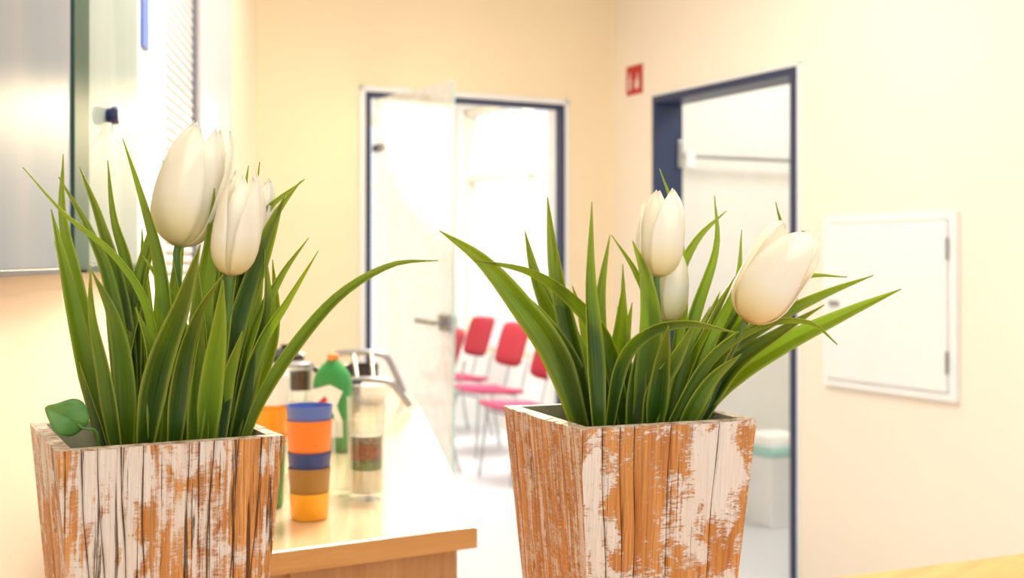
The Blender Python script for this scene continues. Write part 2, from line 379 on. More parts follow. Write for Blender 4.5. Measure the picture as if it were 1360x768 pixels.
# fire sign
t=thing('fire_sign','small red square fire equipment sign beside the blue doorway','sign',WR(.206,0,2.2))
MB().box(WR,.132,.28,-.006,-.0005,2.12,2.27).build('plate',M['signred'],t,bevel=.002)
def flat(W,n,poly,name,mat,par):
    MB().add([W(a,n,z) for a,z in poly]+[W(a,n+.0015,z) for a,z in poly],[tuple(range(len(poly))),tuple(range(len(poly),2*len(poly)))]+[(i,(i+1)%len(poly),len(poly)+(i+1)%len(poly),len(poly)+i) for i in range(len(poly))]).build(name,mat,par)
flat(WR,-.0075,[(.155,2.145),(.178,2.145),(.178,2.200),(.172,2.216),(.171,2.235),(.164,2.235),(.161,2.216),(.155,2.200)],'extinguisher_symbol',M['signmark'],t)
flat(WR,-.0075,[(.222,2.145),(.242,2.145),(.253,2.160),(.253,2.18),(.244,2.198),(.246,2.215),(.238,2.232),(.234,2.208),(.223,2.19),(.216,2.192),(.211,2.166)],'flame_symbol',M['signmark'],t)
# access hatch
t=thing('wall_hatch','square white service hatch mounted on the pale cream wall','hatch',WR(1.97,0,1.1))
m=MB().box(WR,1.632,1.668,-.022,0,.76,1.445).box(WR,2.285,2.318,-.022,0,.76,1.445).box(WR,1.668,2.285,-.022,0,.76,.79).box(WR,1.668,2.285,-.022,0,1.415,1.445)
m.build('hatch_frame',M['white'],t,bevel=.003)
MB().box(WR,1.6705,2.2825,-.030,-.004,.7925,1.4125).build('hatch_door',M['white'],t,bevel=.003)
for z in (.90,1.31): MB().tube([WR(2.284,-.030,z-.04),WR(2.284,-.030,z+.04)],.006).build('hinge',M['steel'],t,smooth=True)
MB().box(WR,1.685,1.735,-.040,-.030,1.085,1.105).build('latch',M['steel'],t,bevel=.002)
# ------------------------------------------------------------------ left wall objects  (s = (5.43-Y)/.9909)
def SL(Y): return (5.43-Y)/.9909
t=thing('grey_board','blue grey brushed board with dark lower edge at far left','board',WL(SL(1.4),-.02,1.8))
MB().box(WL,SL(1.695),SL(.95),-.03,-.002,1.258,2.5).build('board_face',M['board'],t,bevel=.002)
MB().box(WL,SL(1.695),SL(.95),-.033,-.002,1.250,1.258).build('bottom_edge',M['darksteel'],t,bevel=.001)
o=MB().box(WL,SL(1.80),SL(1.70),-.034,-.002,1.255,2.5).build('green_post',M['green'],bevel=.003)
tag(o,'dark green vertical strip between the two wall boards','strip')
t=thing('pinboard','grey green board with round navy knob, right of the dark green strip','board',WL(SL(2.0),-.02,1.8))
MB().box(WL,SL(2.265),SL(1.81),-.025,-.002,1.262,2.5).build('board_face',M['board2'],t,bevel=.002)
MB().box(WL,SL(2.265),SL(1.81),-.028,-.002,1.250,1.262).build('bottom_edge',M['green'],t,bevel=.001)
kc=WL(SL(1.972),-.034,1.51)
ax=Vector((.9909,.1348,0))
kn=MB().tube([kc-ax*.008,kc-ax*.001,kc,kc+ax*.009,kc+ax*.012],[.012,.013,.0155,.0155,.013],seg=20).build('knob',M['navy'],t,smooth=True)
MB().tube(cr([kc+Vector((0,0,-.012)),kc+Vector((0,0,-.028)),kc+Vector((.008,-.008,-.040)),kc+Vector((.016,-.004,-.046))],10),.0013).build('wire_hook',M['steel'],kn,smooth=True)
t=thing('whiteboard','narrow white board with a blue strip beside the roller shutter','board',WL(SL(2.45),-.01,1.8))
MB().box(WL,SL(2.60),SL(2.275),-.018,-.002,.92,2.6).build('board_face',M['white'],t,bevel=.003)
MB().box(WL,SL(2.396),SL(2.325),-.024,-.0185,1.69,1.95).build('blue_strip',M['cupb'],t,bevel=.002)
t=thing('roller_shutter','white slatted roller shutter on the left wall','shutter',WL(SL(2.9),-.01,1.8))
m=MB(); z=.92
while z<2.6:
    s0,s1=SL(3.17),SL(2.63)
    pr=[(-.004,0),(-.004,.004),(-.008,.006),(-.010,.014),(-.008,.024)]
    vs=[WL(s0,a,z+h) for a,h in pr]+[WL(s1,a,z+h) for a,h in pr]
    m.add(vs,[(0,1,6,5)],1); m.add(vs,[(i,i+1,6+i,5+i) for i in range(1,4)]+[(0,5,9,4)],0); z+=.024
m.build('slats',[M['slat'],M['slatgap']],t,smooth=False)
MB().box(WL,SL(2.63),SL(2.605),-.02,-.002,.92,2.6).build('guide_rail',M['white'],t,bevel=.003)
MB().box(WL,SL(3.21),SL(3.17),-.016,-.002,.92,2.6).build('guide_rail',M['darksteel'],t,bevel=.003)
t=thing('white_casing','stepped pale casing between the shutter and the cream wall','casing',WL(SL(3.6),-.01,1.5))
MB().box(WL,SL(3.62),SL(3.215),-.028,-.002,.91,2.6).build('wide_board',M['slat'],t,bevel=.004)
MB().box(WL,SL(4.10),SL(3.63),-.020,-.002,.91,2.6).build('narrow_board',M['slat'],t,bevel=.004)
# ------------------------------------------------------------------ worktop + cabinet
CT=.90
poly=[(-.05,1.65),(-.296,1.507),(-.44,1.45),(-.660,1.80),(-.88,3.40),(-.294,3.43)]
t=thing('worktop','light beech worktop running along the left wall','worktop',(-.45,2.4,CT-.03))
MB().prism(poly,CT-.03,CT).build('slab',M['top'],t,bevel=.002)
def band(a,b,nm):
    a=Vector(a); b=Vector(b); d=(b-a).normalized(); nn=Vector((d.y,-d.x)); 
    if nn.dot(Vector((-.45,2.4))-a)>0: nn=-nn
    W=frame2(a.x,a.y,d.x,d.y,nn.x,nn.y)
    MB().box(W,-.001,(b-a).length+.001,.0002,.0016,CT-.0295,CT-.0015).build(nm,M['band'],t)
band((-.05,1.65),(-.296,1.507),'edge_band'); band((-.296,1.507),(-.44,1.45),'edge_band'); band((-.294,3.43),(-.05,1.65),'edge_band')
p2=[(-.077,1.672),(-.296,1.545),(-.430,1.492),(-.645,1.83),(-.862,3.38),(-.318,3.40)]
t=thing('base_cabinet','oak cabinet carrying the light beech worktop','cabinet',(-.45,2.4,FZ))
MB().prism(p2,FZ+.08,CT-.031).build('carcass',M['body'],t,bevel=.003)
MB().prism([(-.12,1.75),(-.43,1.56),(-.62,1.86),(-.84,3.3),(-.35,3.32)],FZ,FZ+.08).build('plinth',M['darksteel'],t)
e=Vector((-.219,-.127)).normalized()
fn=Vector((-e.y,e.x))
if fn.y>0: fn=-fn
WCx=frame2(-.077,1.672,e.x,e.y,fn.x,fn.y)
dr=MB().box(WCx,.020,.248,.0005,.008,.03,.867).build('door',M['body'],t,bevel=.002)
MB().tube([WCx(.06,.01,.5),WCx(.06,.03,.5),WCx(.06,.03,.62),WCx(.06,.01,.62)],.005).build('handle',M['steel'],dr,smooth=True)
# ------------------------------------------------------------------ foreground table
TT=.87
A=Vector((.444,1.515)); td=Vector((.918,.396)).normalized(); tn=Vector((td.y,-td.x))
WT=frame2(A.x-td.x*1.0,A.y-td.y*1.0,td.x,td.y,tn.x,tn.y)
t=thing('wooden_table','light wooden table under the two planters','table',WT(.9,.4,FZ),math.atan2(td.y,td.x))
MB().box(WT,0,2.1,0,.78,TT-.03,TT).build('table_top',M['table'],t,bevel=.004)
MB().box(WT,.06,2.04,.05,.07,TT-.11,TT-.031).box(WT,.06,2.04,.71,.73,TT-.11,TT-.031).box(WT,.06,.08,.07,.71,TT-.11,TT-.031).box(WT,2.02,2.04,.07,.71,TT-.11,TT-.031).build('apron',M['table'],t,bevel=.002)
for s_ in (.05,1.99):
    for n_ in (.04,.68): MB().box(WT,s_,s_+.06,n_,n_+.06,FZ,TT-.111).build('leg',M['table'],t,bevel=.003)
# ------------------------------------------------------------------ planters
def planter(label,cx,cy,ang,w,mats,grooves):
    z0,z1=TT+.0005,1.135; k=.73; th=.011
    t=thing('wooden_planter',label,'planter',(cx,cy,z0),R(ang))
    hz=z1-z0
    cs=[(-1,-1),(1,-1),(1,1),(-1,1)]
    def corner(i,z,ins):
        f=z/hz; h=(w/2)*(k+(1-k)*f)-ins; return Vector((cs[i%4][0]*h,cs[i%4][1]*h,z))
    rows=24
    for i,nm in enumerate(('front','right','back','left')):
        rd=random.Random(i*7+int(w*1000))
        us=[0]; gr=set(); gw=[]
        for g in grooves[i]:
            us+= [g-.010,g,g+.010]; gr.add(len(us)-2)
        us.append(1); nrm=Vector((0,-1,0)) if i==0 else Vector((1,0,0)) if i==1 else Vector((0,1,0)) if i==2 else Vector((-1,0,0))
        m=MB(); vs=[];uv=[]
        nu=len(us); ph=[rd.uniform(0,6) for _ in us]
        for r in range(rows+1):
            z=hz*r/rows
            a,b_=corner(i,z,0),corner(i+1,z,0)
            for j,u in enumerate(us):
                uu=u+(.005*math.sin(r*.55+ph[(j-1)//3]) if 0<j<nu-1 else 0)
                p=a.lerp(b_,uu); 
                if j in gr: p=p-nrm*.0022
                wob=.0005*math.sin(r*.9+j*1.7+i) if 0<j<nu-1 else 0
                chip=.0014*rd.random() if r==rows and 0<j<nu-1 else 0
                vs.append(p+nrm*wob-Vector((0,0,chip))); uv.append(((uu-.5)*w*(k+(1-k)*r/rows),z))
        m.add(vs,[(r*nu+j,r*nu+j+1,(r+1)*nu+j+1,(r+1)*nu+j) for r in range(rows) for j in range(nu-1)],0,uv)
        ia=[corner(i,hz,th),corner(i+1,hz,th),corner(i,.012,th),corner(i+1,.012,th)]
        top=vs[rows*nu:(rows+1)*nu]
        rimv=top+[ia[0].lerp(ia[1],u) for u in us]
        m.add([v.copy() for v in rimv],[(j,j+1,nu+j+1,nu+j) for j in range(nu-1)],1)
        m.add([v.copy() for v in ia],[(0,1,3,2)],2)
        bot=[corner(i,0,0),corner(i+1,0,0),ia[2],ia[3]]
        m.add(bot,[(0,2,3,1)],2)
        o=m.build('side_panel',[mats[i],M['rim'],M['inner']],t,local=True,recalc=False)
        m=MB()
        for gi,g in enumerate(grooves[i]):
            vs=[]; pz=ph[gi]
            wd=rd.uniform(.4,.95)
            for r in range(rows+1):
                z=hz*r/rows; a,b_=corner(i,z,0),corner(i+1,z,0)
                uu=g+.005*math.sin(r*.55+pz)
                for d in (-1,1): vs.append(a.lerp(b_,uu+d*wd*(.0026+.0018*math.sin(r*1.3+g*30+d)))-nrm*.0013)
            m.add(vs,[(2*r,2*r+1,2*r+3,2*r+2) for r in range(rows)],0)
        if grooves[i]: m.build('plank_gap',M['groove'],o,local=True,recalc=False)
    m=MB(); v=[corner(i,hz-.022,th+.0008) for i in range(4)]; v2=[corner(i,hz-.06,th+.0008) for i in range(4)]
    n=14; vs=[]
    for a in range(n+1):
        for b_ in range(n+1):
            p=v[0].lerp(v[1],a/n).lerp(v[3].lerp(v[2],a/n),b_/n); vs.append(p+Vector((0,0,random.uniform(-.004,.004))))
    m.add(vs,[(a*(n+1)+b_,(a+1)*(n+1)+b_,(a+1)*(n+1)+b_+1,a*(n+1)+b_+1) for a in range(n) for b_ in range(n)])
    m.add(v2,[(3,2,1,0)])
    m.build('filler',M['soil'],t,local=True,smooth=True,recalc=False)
    m=MB(); a=[corner(i,0,.001) for i in range(4)]; b4=[corner(i,.012,.001) for i in range(4)]
    m.add(a+b4,[(3,2,1,0),(4,5,6,7)]+[(i,(i+1)%4,4+(i+1)%4,4+i) for i in range(4)]); m.build('base',M['inner'],t,local=True)
    return t
pl=[planter_mat('distressed white wood A',1.3,.487,.54,.30,.16,blobs=((.005,.185,.024,.030,-.10),(.055,.19,.020,.12,-.07),(-.045,.20,.03,.08,.035),(.012,.25,.05,.012,.05)),dark=.595,grain=.6,af=(34,14),dd=200),
    planter_mat('distressed wood B',2.7,.52),planter_mat('distressed wood C',4.1,.5),
    planter_mat('distressed wood D',5.2,.51,blobs=((0,.25,.06,.03,.07),(0,.15,.05,.04,-.06)),dark=.60)]
pr=[planter_mat('scraped white wood A',7.7,.530,.52,.16,.32,blobs=((.038,.225,.030,.036,.13),(-.068,.20,.011,.07,.085),(-.022,.21,.024,.07,-.08),(.030,.155,.035,.05,.03)),dark=.67,grain=.5,paintc=(.88,.84,.78),af=(34,24)),
    planter_mat('scraped wood B',8.3,.5),planter_mat('scraped wood C',9.4,.5),
    planter_mat('scraped orange wood D',11.2,.515,.24,.52,.24,dark=.65,grain=.5)]
CL=(-.286,.947); CRt=(.1,1.053)
planter('square whitewashed wooden planter with dark vertical cracks, holding the largest tulip and an ivy leaf',CL[0],CL[1],28,.165,pl,[(.10,.17,.27,.36,.56,.67,.79,.90),(.3,.6),(.3,.6),(.3,.7)])
planter('square orange brown wooden planter with scraped white paint, right of the beech worktop',CRt[0],CRt[1],22,.165,pr,[(.12,.22,.30,.50,.78),(.3,.6),(.3,.6),(.12,.22,.33,.45,.57,.68,.78,.88)])
# ------------------------------------------------------------------ leaves
def leaf(parent,pts,w,twist,vee=.35,n=22):
    c=cr(pts,n); vs=[];uv=[]
    for i,p in enumerate(c):
        t=(c[min(i+1,n)]-c[max(i-1,0)]).normalized(); v=i/n
        view=Vector((0,1,0)); side=t.cross(view)
        if side.length<.1: side=Vector((1,0,0))
        side.normalize(); q=Matrix.Rotation(twist*(.6+.8*v),3,t); side=q@side; nr=t.cross(side).normalized()
        wd=w*.5*min(1,(.5+1.6*v))*(1-max(0,(v-.36)/.64)**1.7)**.92 if v<1 else 0
        wd=max(wd,.0003)
        for k,u in enumerate((-1,-.6,-.15,0,.15,.6,1)):
            vs.append(p+side*wd*u+nr*wd*vee*(abs(u)-.5)*1.2); uv.append((k/6,v))
    m=MB().add(vs,[(i*7+k,i*7+k+1,(i+1)*7+k+1,(i+1)*7+k) for i in range(n) for k in range(6)],0,uv)
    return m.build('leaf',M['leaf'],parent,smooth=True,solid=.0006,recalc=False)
def tuft(label,C,ang,zs,leaves,wscale=1):
    t=thing('grass_tuft',label,'plant',(C[0],C[1],zs))
    ca,sa=math.cos(R(ang)),math.sin(R(ang))
    for L in leaves:
        px,w,dt=L[0],L[1],L[2]
        base=px[-1]; db=L[3] if len(L)>3 else random.uniform(-.03,.03)
        Yb=C[1]+db; X=(base[0]-680)/F*Yb
        lx=(X-C[0])*ca+(Yb-C[1])*sa; ly=-(X-C[0])*sa+(Yb-C[1])*ca
        lx=max(-.055,min(.055,lx)); ly=max(-.055,min(.055,ly))
        B=Vector((C[0]+lx*ca-ly*sa, C[1]+lx*sa+ly*ca, zs-.006))
        n=len(px); pts=[B]
        for i in range(n-2,-1,-1):
            f=(n-1-i)/(n-1); pts.append(P(px[i][0],px[i][1],B.y+(dt)*f))
        leaf(t,pts,w*C[1]/F*1.12*wscale,random.choice((-1,1))*random.uniform(.1,.8),random.uniform(.3,.65))
    return t
LV=[
 ([(68,278),(84,350),(108,460),(140,580)],24,.0),
 ([(30,222),(88,285),(150,335),(192,395),(208,470),(212,580)],17,-.03),
 ([(84,205),(84,290),(108,400),(150,578)],22,.03),
 ([(143,213),(152,290),(175,380),(196,578)],22,.03),
 ([(163,184),(190,262),(214,350),(222,450),(215,578)],27,-.01),
 ([(217,212),(204,300),(182,400),(180,578)],22,.04),
 ([(120,352),(124,420),(140,500),(160,582)],26,-.04,-.045),
 ([(122,360),(150,420),(165,500),(170,582)],24,-.03,-.04),
 ([(266,325),(243,400),(208,500),(188,585)],30,-.04,-.045),
 ([(285,250),(278,330),(266,430),(255,580)],30,0),
 ([(296,365),(262,420),(240,500),(228,585)],24,-.03,-.04),
 ([(330,220),(318,300),(300,400),(275,578)],22,.04),
 ([(400,240),(362,292),(330,380),(302,480),(280,580)],26,.01),
 ([(405,238),(352,282),(318,350),(290,440),(268,580)],20,.04),
 ([(378,258),(352,335),(318,430),(292,580)],28,-.02),
 ([(410,316),(372,368),(335,450),(305,580)],19,.02),
 ([(423,333),(382,398),(340,470),(300,580)],18,-.02),
 ([(582,346),(520,352),(452,392),(392,460),(345,535),(320,580)],17,.0,-.01),
 ([(352,330),(354,410),(335,490),(305,582)],24,-.01),
 ([(362,345),(366,420),(350,490),(312,582)],20,.02),
 ([(180,408),(202,480),(206,582)],20,-.03,-.04),
 ([(112,300),(150,355),(186,440),(204,578)],22,.01),
 ([(190,340),(225,395),(245,470),(250,580)],22,.0),
 ([(240,300),(232,400),(236,500),(240,580)],24,.03),
 ([(106,222),(135,300),(165,420),(180,578)],20,.04),
 ([(78,235),(120,310),(150,400),(178,578)],20,.01),
 ([(72,320)  ,(95,400),(118,490),(145,580)],20,.04),
 ([(318,270),(300,370),(288,470),(275,580)],26,.01),
 ([(345,215),(330,330),(310,440),(290,580)],18,.05),
 ([(210,300),(190,390),(168,480),(160,580)],22,.04),
 ([(150,430),(160,500),(168,582)],22,.02),
 ([(322,440),(300,510),(280,582)],24,-.02),
 ([(270,420),(262,500),(255,582)],22,-.02),
 ([(340,500),(325,545),(300,582)],16,.0),
 ([(105,480),(122,540),(145,582)],18,.02),
 ([(262,345),(270,420),(272,500),(270,582)],26,-.01,-.02),
 ([(230,345),(240,430),(250,510),(256,582)],24,-.02,-.01),
 ([(296,372),(290,440),(280,520),(272,582)],28,-.05,-.02),
]
RV=[
 ([(583,306),(640,345),(692,405),(742,480),(778,562)],34,-.03,-.03),
 ([(628,345),(705,360),(762,398),(808,460),(835,562)],26,-.05,-.01),
 ([(697,306),(712,370),(742,450),(778,562)],24,.04),
 ([(727,262),(738,360),(758,450),(790,562)],24,.05),
 ([(786,268),(782,370),(788,470),(796,562)],28,-.02,-.05),
 ([(810,312),(797,390),(796,470),(805,562)],24,.04),
 ([(812,312),(846,365),(866,430),(856,562)],14,.02),
 ([(840,320),(858,370),(864,450),(848,562)],30,-.02,-.02),
 ([(876,224),(896,290),(905,400),(880,562)],18,.06),
 ([(965,280),(925,318),(893,380),(870,460),(852,562)],24,.03,.02),
 ([(949,260),(950,330),(918,430),(880,562)],22,.04),
 ([(985,305),(976,380),(938,460),(888,562)],24,.03),
 ([(1000,330),(985,400),(945,470),(895,562)],20,.05),
 ([(1030,268),(1040,330),(1005,430),(915,562)],18,.05),
 ([(1160,366),(1090,392),(1005,435),(935,490),(880,562)],22,.0),
 ([(1197,384),(1120,418),(1035,460),(965,508),(905,562)],26,-.02),
 ([(1112,458),(1075,428),(1010,432),(940,480),(875,562)],18,-.04,-.03),
 ([(978,442),(915,430),(862,442),(825,485),(805,562)],17,-.05,-.03),
 ([(1065,330),(1020,410),(955,490),(900,562)],22,.03),
 ([(1095,405),(1040,440),(972,490),(905,562)],26,-.03),
 ([(1125,368),(1068,368),(1010,400),(950,470),(895,562)],14,.04),
 ([(740,330),(748,410),(765,490),(785,562)],26,.0),
 ([(700,340),(745,420),(775,490),(800,562)],22,.02),
 ([(828,375),(822,450),(812,510),(812,562)],26,-.02),
 ([(925,425),(895,480),(870,520),(858,562)],24,-.03,-.03),
 ([(955,400),(925,460),(890,520),(868,562)],24,-.01),
 ([(660,365),(720,420),(765,490),(790,562)],20,.02),
 ([(760,380),(785,450),(808,510),(820,562)],22,-.03),
 ([(1040,395),(985,450),(930,510),(885,562)],22,.02),
 ([(862,430),(848,490),(838,562)],24,.01),
 ([(790,420),(800,500),(806,562)],22,.02),
 ([(985,470),(940,510),(895,562)],22,-.02),
 ([(888,432),(878,490),(866,562)],26,-.04,-.03),
 ([(990,430),(950,490),(905,562)],24,-.02,-.02),
]
def extra(n,xb,yb,xt,yt,seed):
    rd=random.Random(seed); out=[]
    for i in range(n):
        k=(i+.5)/n; b=xb[0]+(xb[1]-xb[0])*k+rd.uniform(-8,8); tx=xt[0]+(xt[1]-xt[0])*k+rd.uniform(-18,18); ty=rd.uniform(*yt)
        out.append(([(tx,ty),(b+(tx-b)*.62+rd.uniform(-6,6),ty+(yb-ty)*.36),(b+(tx-b)*.25,ty+(yb-ty)*.72),(b,yb)],rd.uniform(17,24),rd.uniform(.02,.06),rd.uniform(.02,.045)))
    return out
LV+=extra(20,(150,310),580,(105,370),(280,430),4)
RV+=extra(16,(785,900),562,(700,1030),(345,450),9)
ZS=1.135-.02
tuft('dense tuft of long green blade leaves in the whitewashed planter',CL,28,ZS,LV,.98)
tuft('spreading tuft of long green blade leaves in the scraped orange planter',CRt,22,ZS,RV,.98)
# ------------------------------------------------------------------ tulips
def tulip(label,group,C,bpx,tpx,Yb,Yt,wpx,stempx,opn=0,rot=0,seed=1,hs=1):
    rd=random.Random(seed)
    B=P(bpx[0],bpx[1],Yb); T=P(tpx[0],tpx[1],Yt); ax=(T-B); Ln=ax.length*hs; ax.normalize()
    Rr=wpx*Yb/F*.5
    sb=Vector(((stempx[-1][0]-680)/F*C[1], C[1], ZS-.006))
    t=thing('tulip',label,'flower',sb,0,group)
    q=Vector((0,0,1)).rotation_difference(ax).to_matrix()
    rt=[(0,.14),(.03,.42),(.08,.66),(.16,.85),(.26,.96),(.38,1),(.52,1.0),(.66,.95+opn*.06),(.8,.86+opn*.18),(.91,.73+opn*.30),(1,.56+opn*.44)]
    pt=[(0,55),(.2,56),(.42,55),(.56,52),(.68,47),(.78,41),(.86,33),(.93,23),(.975,13),(1,4)]
    for i in range(6):
        outer=i%2==0
        th0=R(i*60+rot+rd.uniform(-12,12)); rows=30; cols=14; vs=[];uv=[]
        hh_=Ln*(rd.uniform(.88,.99) if outer else rd.uniform(.94,1.03)); rf=(1.03 if outer else .84); lean=rd.uniform(-.18,-.04)+opn*rd.uniform(.0,.26)
        curl=rd.uniform(.06,.14) if outer else rd.uniform(-.02,.05); sk=rd.uniform(-.18,.18); wv=rd.uniform(0,6); fo=rd.uniform(.008,.020)
        for r in range(rows+1):
            v=r/rows; ph=R(tab(pt,v)); rad=Rr*rf*tab(rt,v)
            for k in range(cols+1):
                u=-1+2*k/cols; a=th0+u*ph+sk*v*v
                rr=rad*(1+curl*abs(u)**2.5*(.3+v)*(1-.4*v)-.022*math.exp(-(u*4)**2)*(v>.05)+fo*math.sin(u*7+v*6+wv)*(.4+v)) + Rr*lean*v*v
                z=hh_*v - hh_*.02*abs(u)*v + .0011*math.sin(u*8+wv)*v*v
                vs.append(B+q@Vector((rr*math.cos(a),rr*math.sin(a),z))); uv.append((k/cols,v))
        MB().add(vs,[(r*(cols+1)+k,r*(cols+1)+k+1,(r+1)*(cols+1)+k+1,(r+1)*(cols+1)+k) for r in range(rows) for k in range(cols)],0,uv).build('petal',M['petal'],t,smooth=True,solid=.0008,recalc=False)
    sp=[sb]
    for p in stempx[:-1][::-1]: sp.append(P(p[0],p[1],(Yb+C[1])/2))
    sp+= [B-ax*.004,B+ax*.004]
    MB().tube(cr(sp,16),.0028,seg=12).build('stem',M['stem'],t,smooth=True)
    return t
tulip('largest white tulip with closed bloom leaning right, standing highest in the whitewashed planter','tulips in the whitewashed planter',CL,(236,327),(280,164),.94,.95,88,[(238,420),(245,580)],opn=.22,rot=12,seed=23)
tulip('white tulip with closed upright bloom, lower right of the largest tulip','tulips in the whitewashed planter',CL,(306,366),(326,228),.92,.92,62,[(300,440),(275,580)],opn=.15,rot=100,seed=5)
tulip('white tulip half hidden behind the lower bloom of the whitewashed planter','tulips in the whitewashed planter',CL,(330,345),(350,238),.98,.99,52,[(325,430),(290,580)],rot=10,seed=8)
tulip('white tulip with upright bloom in the centre of the scraped orange planter','tulips in the scraped orange planter',CRt,(872,368),(881,252),1.03,1.04,60,[(874,450),(860,562)],opn=.35,rot=50,seed=31)
tulip('small white tulip bloom below and behind the upright one, among the leaves','tulips in the scraped orange planter',CRt,(888,428),(894,330),1.06,1.075,44,[(882,480),(865,562)],rot=50,seed=14)
tulip('wide open white tulip tilting right over the scraped orange planter','tulips in the scraped orange planter',CRt,(990,426),(1064,304),1.0,1.0,78,[(965,480),(895,562)],opn=.65,rot=25,seed=17)
# ivy
ib=P(134,580,.90); ib.z=ZS
t=thing('ivy_sprig','small green ivy leaf hanging over the left rim of the whitewashed planter','plant',ib)
lc=P(92,556,.885)
out=[(-37,-18),(-12,-20),(6,-30),(20,-20),(22,-6),(26,8),(10,18),(2,26),(-12,22),(-20,12),(-26,0)]
vs=[lc]+[lc+Vector((a*.885/F,.006*math.sin(a*.1)+.0001*b_,-b_*.885/F)) for a,b_ in out]; n=len(out)
o=MB().add(vs,[(0,1+i,1+(i+1)%n) for i in range(n)]).build('leaf',M['ivy'],t,smooth=True,recalc=False)
sm=o.modifiers.new('s','SUBSURF'); sm.levels=sm.render_levels=2; s2=o.modifiers.new('so','SOLIDIFY'); s2.thickness=.0006
MB().tube(cr([ib,P(128,574,.89),P(112,570,.886),lc+Vector((.006,.001,-.004))],10),.0011).build('stalk',M['stem'],t,smooth=True)
# ------------------------------------------------------------------ things on the worktop
def cupstack(c,items,group):
    for lab,z,h,r0,r1,mat in items:
        t=thing('plastic_cup',lab,'cup',(c[0],c[1],z),0,group)
        MB().lathe_open((0,0,0),[(0.0001,0.0),(r0*.92,0),(r0,.003),(r1,h-.004),(r1+.0006,h-.003),(r1+.0006,h),(r1-.0002,h),(r1-.0008,h-.006),(r0-.001,.005),(.0001,.004)],40).build('cup_body',mat,t,local=True,smooth=True)
def yz(y,Y): return H-(y-345)/F*Y
Y=1.70; g='nested plastic cups in the front stack'
c=(P(411,690,Y).x,Y)
z_y=CT+.0005
items=[('yellow orange plastic cup at the bottom of the front cup stack',z_y,.038,.0265,.0280,M['cupy']),
 ('ochre brown plastic cup above the yellow one in the front stack',z_y+.006,yz(620,Y)-z_y-.006,.0250,.0298,M['cupk']),
 ('dark navy plastic cup in the middle of the front stack',yz(599,Y)-.075,.075,.0240,.0306,M['cupn']),
 ('bright orange plastic cup second from top in the front stack',yz(557,Y)-.070,.070,.0285,.0320,M['cupo']),
 ('periwinkle blue plastic cup on top of the front stack',yz(538,Y)-.065,.065,.0270,.0325,M['cupb'])]
cupstack(c,items,g)
Y=1.78; c=(P(354,690,Y).x,Y); g='nested plastic cups in the rear stack'
cupstack(c,[('green plastic cup at the bottom of the rear cup stack',z_y,.10,.0245,.0290,M['cupg']),
 ('orange plastic cup in the rear stack behind the planter',yz(576,Y)-.085,.085,.0225,.0300,M['cupo']),
 ('yellow plastic cup on top of the rear stack',yz(543,Y)-.085,.085,.0250,.0325,M['cupy'])],g)
def glass_vessel(name,label,cat,px,Y,r,h,layers,lid=None,neck=None):
    x=P(px,0,Y).x; t=thing(name,label,cat,(x,Y,CT+.0005))
    prof=[(.001,0),(r*.92,0),(r*.96,.006),(r*1.04,h),(r*1.04-.0014,h),(r*.96-.002,.010),(.001,.008)]
    MB().lathe_open((0,0,0),prof,40).build('glass_body',M['glass'],t,local=True,smooth=True)
    for nm,z0,z1,mt in layers:
        rr=r*.96-.0032
        MB().lathe((0,0,0),[(rr,z0+.0002),(rr,z1*.5+z0*.5),(rr,z1)],28).build(nm,mt,t,local=True,smooth=True)
    if lid:
        MB().lathe((0,0,0),[(r*.9,h-.004),(r*1.06,h-.002),(r*1.06,h+.005),(r*.95,h+.008),(r*.3,h+.009)],28).build('lid',lid,t,local=True,smooth=True)
    return t
glass_vessel('storage_glass','tall glass holding layers of pale pasta, green peas and red beans','glass',486,1.84,.0290,.158,[('pasta_layer',.011,.046,M['pasta']),('pea_layer',.0465,.061,M['herb']),('bean_layer',.0615,.086,M['bean']),('lentil_layer',.0865,.098,M['lentil'])])
glass_vessel('empty_glass','narrow empty clear glass left of the layered glass','glass',455,1.86,.017,.118,[])
glass_vessel('clear_tumbler','clear glass tumbler behind the front cup stack','glass',398,2.05,.021,.125,[])
glass_vessel('coffee_jar','glass jar of dark brown coffee with a steel lid','jar',399,2.35,.025,.160,[('coffee',.112,.150,M['coffee'])],lid=M['steel'])
glass_vessel('small_dark_jar','small dark jar at the far side of the worktop behind the green bottle','jar',470,2.80,.018,.08,[('filling',.012,.07,M['lentil'])],lid=M['black'])
# green bottle
Y=2.30; cx=P(442,0,Y).x; t=thing('green_bottle','green bottle with white label and orange cap behind the cups','bottle',(cx,Y,CT+.0005),R(-14))
sq(MB(),[(.033,0),(.036,.004),(.037,.10),(.037,.130),(.034,.146),(.024,.162),(.014,.172),(.011,.176)],e=3.5,sy=.62).build('bottle_body',M['cgreen'],t,local=True,smooth=True)
def cflat(poly,nm,mt,yy=-.0245): 
    n=len(poly); MB().add([(a,yy,z) for a,z in poly]+[(a,yy+.0012,z) for a,z in poly],[tuple(range(n)),tuple(range(n,2*n))]+[(i,(i+1)%n,n+(i+1)%n,n+i) for i in range(n)]).build(nm,mt,t,local=True)
cflat([(-.031,.030),(-.031,.120),(.004,.130),(.030,.118),(.018,.090),(.030,.060),(.030,.030)],'label',M['cwhite'],-.0250)
cflat([(-.022,.094),(-.006,.108),(.0,.100),(-.016,.086)],'red_mark',M['signred'],-.0257)
cflat([(-.026,.05),(.004,.086),(.014,.070),(.004,.045)],'green_mark',M['cgreen'],-.0257)
MB().lathe((0,0,0),[(.010,.1755),(.011,.177),(.0105,.186),(.008,.188)],24).build('cap',M['capo'],t,local=True,smooth=True)
